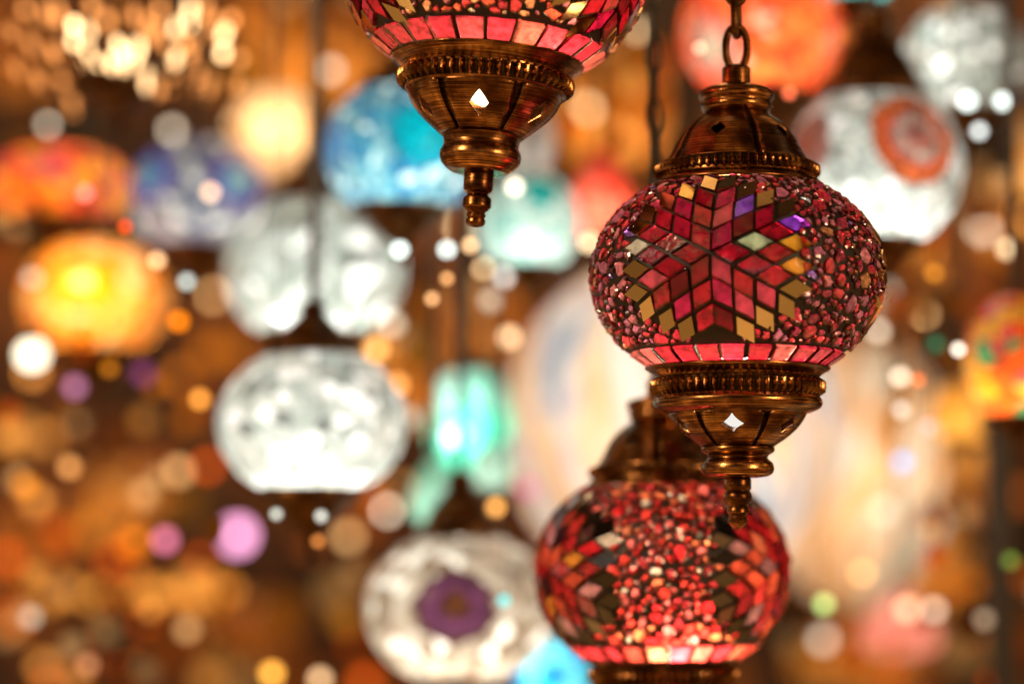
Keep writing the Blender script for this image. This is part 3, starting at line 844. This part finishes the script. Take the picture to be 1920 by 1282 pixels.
# red and orange lamps
lamp("red orange mosaic globe lamp behind the sharp lamp's chain", 1425, 58, 152, 142, 1.6, [(0, (.85, .10, .025)), (.4, (.7, .04, .02)), (.7, (.9, .20, .05)), (.93, (.6, .4, .3))], .28, (1, .88, .66), seed=28, cap=False, lz=-.3, ly=-.2,
     meds=((-46, -22, .42, [(0, (.45, .55, .45)), (.5, (.6, .35, .3)), (1, (.7, .12, .12))]),))
lamp("red and pink glass lamp narrow at its top, between the two sharp lamps", 1128, 368, 64, 88, 1.75, [(0, (.8, .06, .03)), (.5, (.9, .16, .1))], .6, (1, .85, .7), shape='cone', seed=30, cap=False, lz=-.5, ly=-.3, gname="glass_shade")
lamp("red and orange mosaic lamp at the left edge under the chandelier", 112, 348, 140, 74, 1.85, [(0, (.85, .16, .01)), (.35, (.75, .05, .03)), (.6, (.9, .4, .04)), (.85, (.5, .04, .12))], .32, (1, .85, .6), seed=31, cap=False, lz=-.2, cell=.014)
lamp("large amber mosaic lamp with a glowing yellow centre at the left", 180, 560, 140, 116, 1.8, [(0, (.85, .34, .05)), (.4, (.88, .48, .20)), (.65, (.85, .22, .005))], .29, (1, .85, .6), lz=.02, ly=-.55,
     meds=((-1, 8, .50, [(0, (.95, .8, .5)), (.22, (.95, .6, .12)), (.4, (.9, .30, .004)), (.75, (.88, .30, .006)), (1, (.8, .16, .004))]),), seed=33, cap=False, cell=.012)
lamp("orange and red flowered mosaic lamp at the right edge", 1905, 672, 96, 132, 1.48, [(0, (.9, .34, .02)), (.35, (.85, .12, .02)), (.6, (.92, .5, .08)), (.8, (.8, .1, .12)), (.93, (.05, .35, .15))], .30, (1, .88, .65), seed=35, cell=.011, cap=False, ly=-.2, lx=-.2)
lamp("amber mosaic lamp half out of frame at the upper right edge", 1925, 300, 62, 88, 1.9, [(0, (.8, .38, .08)), (.5, (.7, .5, .3))], .26, (1, .8, .55), seed=36, cap=False)
lamp("tall amber glass lamp beside the dark pole at lower right", 1815, 880, 48, 112, 2.0, [(0, (.8, .42, .12)), (.5, (.7, .32, .06))], .26, (1, .8, .5), shape='tulip', seed=37, cap=False, gname="glass_shade", lz=.3)
lamp("glowing yellow amber lamp over the tall amber one", 1805, 776, 62, 60, 1.9, [(0, (.9, .5, .12)), (.5, (.85, .4, .05))], .42, (1, .8, .5), seed=38, cap=False)
lamp("cream glass tulip lamp glowing under the brown rod at the top left", 512, 262, 78, 92, 1.8, [(0, (.88, .60, .36)), (.5, (.8, .46, .22))], .36, (1, .84, .6), shape='tulip', seed=39, cap=False, gname="glass_shade", lz=.15, ly=-.45, lx=.1)
lamp("pink glass lamp slanting at the lower right", 1688, 1165, 74, 62, 2.0, [(0, (.8, .25, .22)), (.5, (.75, .35, .3))], .30, (1, .8, .6), shape='cone', seed=40, cap=False, gname="glass_shade", base=False)
# big ribbed glass
lamp("large cream ribbed glass lamp behind the sharp lamp, streaked lavender and blue", 1268, 800, 322, 330, 1.95, [(0.3, (.72, .44, .22)), (.43, (.88, .66, .44)), (.5, (.90, .80, .66)), (.54, (.55, .46, .66)), (.60, (.90, .93, .90)), (.68, (.34, .46, .68))], .165, (1, .88, .70), cell=4.0, swirl=-2.0, tex='ribs', seed=41, lz=.0, ly=-.15, gname="glass_shade", name="ribbed_lamp", capk=.4, cutb=.25)
lamp("peach ribbed glass lamp right of the large cream one", 1600, 880, 185, 265, 2.25, [(0.3, (.5, .24, .08)), (.44, (.72, .4, .19)), (.52, (.86, .62, .42)), (.6, (.82, .78, .7)), (.68, (.5, .62, .66))], .20, (1, .85, .62), cell=3.2, swirl=9.0, tex='ribs', seed=42, lz=.0, ly=-.2, gname="glass_shade", name="ribbed_lamp", cap=False, cutb=.18, base=False)
# dim amber lamps added along the wall for warm blotches
AMB = [(0, (.7, .26, .04)), (.4, (.55, .18, .02)), (.7, (.8, .4, .1))]
for (x, y, rx, ry, d, p, lab) in (
    (1150, 190, 105, 132, 2.9, .12, "broad amber lamp glowing between the top lamp and the sharp lamp's chain"),
    (520, 90, 88, 120, 2.9, .11, "amber lamp standing above the cream tulip lamp"),
    (660, 90, 60, 120, 3.0, .10, "pale tan lamp behind the top lamp's left side"),
    (230, 925, 80, 74, 2.9, .07, "dim amber lamp left of and above the pink bulbs"),
    (60, 1000, 92, 78, 2.9, .03, "dim brown lamp near the left edge of the lower part"),
    (450, 1180, 90, 70, 3.0, .022, "dim brown lamp between the amber bead string and the purple flower lamp"),
    (560, 690, 70, 60, 2.9, .03, "dim orange lamp between the two white mosaic lamps"),
    (700, 650, 66, 66, 2.6, .11, "orange lamp at the right shoulder of the round white lamp"),
    (780, 700, 90, 110, 3.0, .05, "dim tan lamp behind the teal lantern's left side"),
    (1600, 1240, 120, 60, 2.9, .05, "orange brown lamp at the bottom right under the pink one"),
    (1740, 1040, 80, 110, 3.0, .06, "tan lamp left of the dark pole at lower right"),
    (1720, 470, 60, 70, 2.8, .06, "amber lamp under the red flower lamp"),
    (1850, 400, 60, 90, 2.9, .06, "amber lamp under the white lamp of the top right corner"),
    (1620, 120, 70, 90, 2.9, .05, "dim amber lamp between the red globe and the top right lamp"),
    (60, 100, 100, 110, 2.9, .03, "dim grey brown lamp behind the chandelier's left arms"),
    (900, 600, 100, 90, 3.1, .04, "dim brown lamp under the brown finial"),
):
    lamp(lab, x, y, rx, ry, d, AMB, p * 2.7, (1, .74, .44), seed=x * .01, group="dim amber fill lamps along the wall", cap=False, base=False)

# ------------------------------------------------------------------ bare bulbs, glowing balls added for glints, and lit beads
def blur_px(d): return FPX * (.085 / FSTOP) * abs(1 / FOCUS - 1 / d)
def depth_for(blur):
    inv = 1 / FOCUS - blur / (FPX * .085 / FSTOP)
    return min(3.2, 1 / max(inv, .3125))

SOCK_V, SOCK_F = lathe([(.0, .4), (.32, .42), (.42, .6), (.42, 1.5), (.3, 1.6), (.05, 1.62), (.0, 1.62)], 16)
BALL_V, BALL_F = lathe([(sin(pi * i / 14), -cos(pi * i / 14)) for i in range(15)], 24)
def scaled(V, s): return [(v[0] * s, v[1] * s, v[2] * s) for v in V]

def bulb(x, y, D, col, peak, label, group="bare bulbs among the lamps", rb=.16, d=None):  # glowing ball; most are added to stand in for blurred glints
    d = d or max(1.34, depth_for(D * (1 - 2 * rb)))
    k = d / FPX
    r = max(rb * D, 4) * k
    B = max(blur_px(d) / 2, r / k)
    stren = peak * max(1.0, (B / (r / k)) ** 2)
    root = thing("glow_ball", label, "bulb", at(x, y, d), group)
    mesh_obj("glass", scaled(BALL_V, r), BALL_F, emitter(lin(col), stren), root)
    mesh_obj("socket", scaled(SOCK_V, r), SOCK_F, BRONZE_DARK, root)
    V, F = lathe([(.0003, r * 1.5), (.0003, r * 1.5 + .4)], 6); mesh_obj("wire", V, F, CABLE, root)

WB = (1, .93, .82); PE = (1, .80, .58); CW = (.92, .98, .95); OR = (1, .62, .22)
bulb(60, 665, 104, (1, .95, .82), 2.2, "brightest white bulb at the left edge", rb=.3)
for a in (
    (750, 468, 54, CW, 1.0, "white glint under the blue lamp, at the upper white lamp's right shoulder"),
    (838, 468, 54, CW, 1.0, "white glint left of the brown finial's tip"),
    (882, 460, 50, PE, .75, "peach glint just below the brown finial's tip"),
    (965, 350, 58, WB, .95, "cream glint between the brown finial and the teal patch"),
    (945, 520, 66, (.86, .84, .80), .62, "grey white glint under the mint lamp"),
    (838, 522, 42, (1, .72, .45), .55, "small upper peach glint of the pair under the peach glint at the finial"),
    (810, 560, 44, (1, .75, .5), .6, "small lower peach glint of the pair right of the upper white lamp"),
    (955, 632, 74, (1, .82, .62), .68, "large peach glint left of the cream ribbed lamp"),
    (705, 655, 78, (1, .72, .4), .75, "large orange glint at the upper right of the round white lamp"),
    (745, 722, 74, (1, .68, .36), .6, "orange glint close to the right shoulder of the round white lamp"),
    (525, 592, 62, (1, 1, .98), .9, "white glint at the lower left rim of the upper white lamp"),
    (295, 488, 54, (1, .78, .56), .72, "peach glint between amber lamp and upper white lamp"),
    (350, 528, 54, (.80, .84, .80), .6, "pale grey glint left of the upper white lamp"),
    (395, 360, 62, (1, .80, .64), .75, "peach glint between the two blue medallions"),
    (160, 362, 58, (1, .50, .45), .75, "pink glint in front of the red and orange lamp at left"),
    (235, 425, 44, (1, .34, .08), .6, "small red orange glint right of the red and orange lamp"),
    (335, 602, 64, (1, .52, .04), .7, "orange glint at the right rim of the amber lamp"),
    (375, 748, 64, (1, .64, .26), .66, "orange glint left of the round white lamp"),
    (140, 725, 78, (.76, .48, .62), .5, "mauve glint under the brightest white bulb"),
    (268, 700, 84, (.48, .22, .42), .34, "purple glint under the amber lamp"),
    (205, 690, 60, (.85, .5, .1), .32, "amber glint between the mauve and purple glints"),
    (310, 1012, 84, (.90, .48, .60), .55, "smaller pink bulb at lower left"),
    (445, 1003, 128, (.98, .66, .84), .85, "larger pink bulb below the round white lamp"),
    (518, 963, 48, (.85, .86, .80), .6, "left white glint of the pair under the round white lamp", "bare bulbs among the lamps", .16, 1.36),
    (602, 967, 50, (.88, .88, .82), .66, "right white glint of the pair under the round white lamp", "bare bulbs among the lamps", .16, 1.36),
    (596, 1014, 44, (.95, .58, .28), .42, "small orange glint under the right one of the white pair"),
    (130, 875, 74, (.92, .62, .34), .5, "peach glint above the dim brown lamp at lower left"),
    (48, 910, 84, (.90, .52, .12), .46, "amber glow near the left edge, beside the peach one"),
    (510, 1262, 78, (1, .70, .28), .8, "yellow amber glint at the bottom edge"),
    (600, 1272, 76, (.95, .76, .55), .6, "cream glint at the bottom edge beside the yellow amber one"),
    (165, 1245, 72, (.80, .54, .36), .42, "dim peach glint at the lower left corner"),
    (930, 950, 62, (1, .70, .36), .68, "orange glint right of the purple flower lamp's cap"),
    (945, 1125, 46, (.25, .85, .86), .6, "turquoise glint beside the purple flower medallion", "bare bulbs among the lamps", .2, 1.38),
    (990, 915, 88, (.70, .28, .48), .40, "purple glint below the cream ribbed lamp"),
    (1105, 455, 64, (1, .86, .66), .8, "cream glint at the left rim of the sharp red lamp"),
    (1312, 90, 42, (1, .72, .58), .62, "small peach glint left of the sharp lamp's chain"),
    (1480, 175, 44, (1, .46, .30), .66, "small red glint right of the sharp lamp's neck"),
    (1815, 190, 62, (.93, .98, .95), .9, "left white glint of the three at the top right"),
    (1880, 190, 58, (.93, .98, .95), .9, "right white glint of the three at the top right"),
    (1836, 246, 56, (.88, .90, .88), .7, "lowest white glint of the three at the top right"),
    (1888, 466, 66, (1, .86, .66), .72, "cream glint at the right edge above the orange flowered lamp"),
    (1752, 512, 58, (.90, .56, .18), .46, "dim amber glint right of the sharp red globe"),
    (1755, 645, 60, (.12, .50, .34), .32, "green glint left of the orange flowered lamp"),
    (1797, 655, 46, (1, .94, .86), .8, "white glint touching the orange flowered lamp"),
    (1688, 706, 62, (1, .90, .78), .7, "upper cream glint right of the sharp lamp's bead ring"),
    (1690, 768, 58, (.82, .80, .74), .55, "lower grey glint right of the sharp lamp's bead ring"),
    (1722, 712, 48, (1, .50, .25), .5, "small orange glint beside the upper cream glint"),
    (1742, 800, 60, (.92, .56, .60), .5, "pink glint beside the glowing yellow amber lamp"),
    (1692, 866, 78, (.36, .60, .90), .5, "sky blue glint at the right, over the peach ribbed lamp"),
    (1545, 1132, 68, (.78, .90, .52), .55, "pale green glint right of the softly blurred red lamp"),
    (1702, 1140, 86, (1, .74, .58), .62, "peach glint over the pink slanting lamp"),
    (1845, 1160, 70, (.72, .60, .48), .36, "dim grey glint beside the dark pole at lower right"),
    (1895, 1050, 60, (.50, .62, .25), .3, "olive green glint at the right edge"),
):
    bulb(*a[:4], a[4] * 1.2, *a[5:])

# faint glowing balls added to mottle the depth of the shop
rng = random.Random(77)
for (x, y, D, p) in (
    (30, 180, 70, .25), (62, 260, 60, .18), (20, 470, 80, .3), (90, 470, 60, .2), (420, 640, 80, .3), (330, 690, 60, .25), (30, 800, 90, .3), (210, 800, 90, .28),
    (120, 800, 70, .2), (320, 840, 90, .3), (180, 990, 90, .28), (90, 1060, 70, .26), (360, 930, 80, .26), (430, 1120, 66, .3), (520, 1140, 80, .26), (620, 1090, 80, .25),
    (560, 1050, 70, .2), (640, 1180, 80, .25), (320, 1200, 90, .22), (240, 1270, 80, .25), (420, 1270, 80, .25), (690, 990, 70, .28), (730, 930, 70, .25), (800, 640, 70, .3),
    (860, 640, 70, .25), (780, 590, 70, .3), (900, 560, 80, .3), (560, 40, 80, .35), (600, 180, 70, .3), (450, 30, 80, .35), (470, 150, 80, .4), (1110, 100, 80, .4), (1190, 130, 80, .42), (1180, 240, 80, .4), (1090, 210, 80, .36),
    (1660, 90, 70, .35), (1690, 440, 80, .3), (1800, 500, 70, .35), (1850, 560, 60, .3), (1780, 410, 80, .35), (1840, 350, 70, .35), (1700, 620, 66, .4), (1650, 660, 70, .4),
    (1760, 960, 90, .4), (1650, 1080, 80, .35), (1600, 1190, 90, .35), (1500, 1220, 90, .28), (1780, 1230, 90, .32), (1900, 930, 80, .3), (1900, 1200, 90, .28), (1640, 1260, 80, .3), (1720, 1010, 80, .35)):
    c = rng.choice(((.95, .58, .18), (.92, .50, .14), (.95, .66, .36), (.85, .42, .16)))
    bulb(x + rng.uniform(-25, 25), y + rng.uniform(-25, 25), D * rng.choice((.7, 1.0, 1.4, 1.8, 2.1)), c, p * rng.uniform(.45, 1.0), "faint amber filler ball lost deep in the blur behind the lamps", group="faint amber filler balls deep in the shop", rb=rng.uniform(.16, .34), d=rng.uniform(2.0, 3.1))

# small amber balls added to fill both sides with blur discs
rng = random.Random(12)
zones = ((0, 260, 140, 420, 10), (0, 640, 420, 1282, 46), (0, 930, 300, 1282, 20), (640, 560, 960, 800, 8), (600, 900, 720, 1282, 6), (1060, 80, 1260, 300, 8), (1660, 380, 1920, 620, 14), (1640, 560, 1800, 760, 7), (1480, 1060, 1920, 1282, 22), (1700, 800, 1920, 1060, 12), (1540, 30, 1700, 180, 5))
for x0, y0, x1, y1, cnt in zones:
    for q in range(cnt):
        c = rng.choice(((.92, .48, .08), (.90, .40, .05), (.95, .60, .26), (.85, .32, .06), (.97, .72, .45)))
        bulb(rng.uniform(x0, x1), rng.uniform(y0, y1), rng.uniform(46, 80), c, rng.choice((.06, .09, .13, .18, .26, .4)), "small amber filler ball blurred to a soft disc among the stalls", group="small amber filler balls among the stalls", rb=rng.uniform(.18, .36), d=rng.uniform(1.65, 2.7))

for x, y, D, p in ((20, 330, 56, .3), (250, 560, 50, .4), (60, 520, 60, .35), (400, 560, 46, .3), (700, 800, 60, .3), (730, 600, 52, .4), (650, 640, 60, .4), (770, 780, 56, .3), (690, 470, 46, .4), (900, 500, 50, .4), (920, 560, 56, .35),
                   (860, 420, 44, .4), (1100, 200, 60, .3), (1190, 60, 56, .3), (1670, 560, 56, .4), (1730, 590, 50, .45), (1640, 620, 54, .45), (1850, 430, 54, .4), (1760, 350, 50, .4), (1660, 960, 60, .35), (1750, 1150, 60, .35),
                   (1620, 1080, 56, .4), (1890, 1110, 60, .3), (1550, 1200, 60, .3), (540, 60, 56, .3), (620, 130, 50, .3), (440, 230, 50, .3), (330, 240, 46, .3), (90, 230, 50, .25), (660, 1000, 56, .35), (720, 960, 50, .35), (350, 1180, 60, .3), (60, 1160, 60, .3)):
    bulb(x + rng.uniform(-8, 8), y + rng.uniform(-8, 8), D, rng.choice(((1, .84, .62), (1, .76, .48), (.96, .88, .76))), p, "small cream filler ball blurred to a pale disc between the lamps", group="small cream filler balls between the lamps", rb=rng.uniform(.15, .25), d=rng.uniform(1.6, 2.4))  # pale balls added for more blur discs

# the crystal chandelier at the top left, its beads made to glow
ch = thing("bead_chandelier", "brass chandelier with a spray of small glowing crystal beads at the top left", "chandelier", at(225, 170, 1.62))
O = at(225, 170, 1.62)
pr = [(0, -.03), (.006, -.024), (.004, -.016), (.016, -.008), (.028, .0), (.034, .008), (.02, .012), (.008, .014), (.006, .07), (.004, .3)]
V, F = lathe(spline(pr, 3), 32); mesh_obj("hub", V, F, BRONZE_DARK, ch)
rng = random.Random(4)
spots = [(139, 48, 1.0), (139, 78, .8), (100, 100, .5), (166, 104, .8), (185, 128, 1), (197, 150, 1), (220, 84, .85), (233, 112, 1), (258, 100, 1), (302, 122, .9), (275, 152, .6), (322, 150, .5), (352, 45, .7), (356, 22, .8), (330, 54, .6), (418, 100, .75), (400, 56, .5), (420, 65, .7), (142, 138, .5), (135, 195, .3), (172, 12, .45), (88, 28, .35),
         (20, 60, .3), (48, 20, .35), (70, 150, .35), (30, 130, .25), (250, 30, .45), (200, 40, .5), (165, 60, .6), (300, 20, .5), (290, 60, .55), (385, 20, .5), (432, 40, .5), (445, 160, .3), (250, 135, .8), (210, 118, .9), (330, 110, .6), (360, 100, .5), (60, 90, .35), (115, 150, .4), (300, 170, .4), (110, 30, .5),
         (276, 52, .4), (372, 145, .5), (350, 80, .5), (450, 112, .35), (395, 165, .35), (310, 85, .3)]
for i, (x, y, p) in enumerate(spots):
    d = 1.62 + rng.uniform(-.09, .09)
    P = at(x, y, d) - O
    k = d / FPX; r = 7.0 * k; B = blur_px(d) / 2
    c = (1, .80, .56) if p > .55 else (.95, .60, .32)
    el = rng.uniform(1.4, 3.8)
    b = mesh_obj("bulb", [(v[0], v[1], v[2] * el) for v in scaled(BALL_V, r)], BALL_F, emitter(lin(c), p * (1 if p > .55 else .8) * (B / 7.0) ** 2 * 1.15 / el ** .6), ch); b.location = P; b.rotation_euler = (0, (x - 250) * .0016, 0)
    p0 = Vector((0, 0, .012)); p1 = Vector((P.x * .5, P.y * .5, min(P.z, 0) - .012)); p2 = P - Vector((0, 0, r * .9))
    path = [((1 - t) ** 2) * p0 + 2 * t * (1 - t) * p1 + t * t * p2 for t in [q / 12 for q in range(13)]]
    V, F = tube_loop(path, .0012, False, 6); mesh_obj("arm", V, F, BRONZE_DARK, ch)

# a string of amber beads, made to glow, at the lower left
st = thing("bead_string", "string of glowing amber beads at the lower left", "string light", at(225, 1115, 2.1))
O = at(225, 1115, 2.1)
for i in range(19):
    x = 70 + i * 20; y = 1112 + 9 * sin(i * 1.7)
    P = at(x, y, 2.5 + .06 * sin(i * 2.2)) - at(225, 1115, 2.1)
    r = rng.uniform(9, 15) * 2.5 / FPX
    b = mesh_obj("bead", scaled(BALL_V, r), BALL_F, emitter(lin((.93, .58, .22)), round(rng.uniform(.10, .24) * (blur_px(2.5) / 24) ** 2, 2)), st); b.location = P
V, F = tube_loop([Vector(((-190 + q * 38) * 2.5 / FPX, .4, (-.4) * .1 + 9 * 2.5 / FPX)) for q in range(11)], .0008, False, 6); mesh_obj("wire", V, F, CABLE, st)

# dark poles at the right
def pole(label, x, y0, y1, r, d):
    a, b = at(x, y0, d), at(x, y1, d)
    V, F = lathe([(0, b.z - a.z), (r, b.z - a.z), (r, -.005), (r * 1.5, -.003), (r * 1.5, .008), (r, .01), (r * .6, .02), (0, .022)], 20)
    o = mesh_obj("iron_pole", V, F, CABLE, None); o.location = a
    tag(o, label, "pole", "dark poles at the right")
pole("dark iron pole at the lower right, below the orange flowered lamp", 1872, 800, 1500, .010, 1.72)
pole("dark iron pole in front of the pale grey lamp in the top right corner", 1868, -200, 330, .007, 1.75)
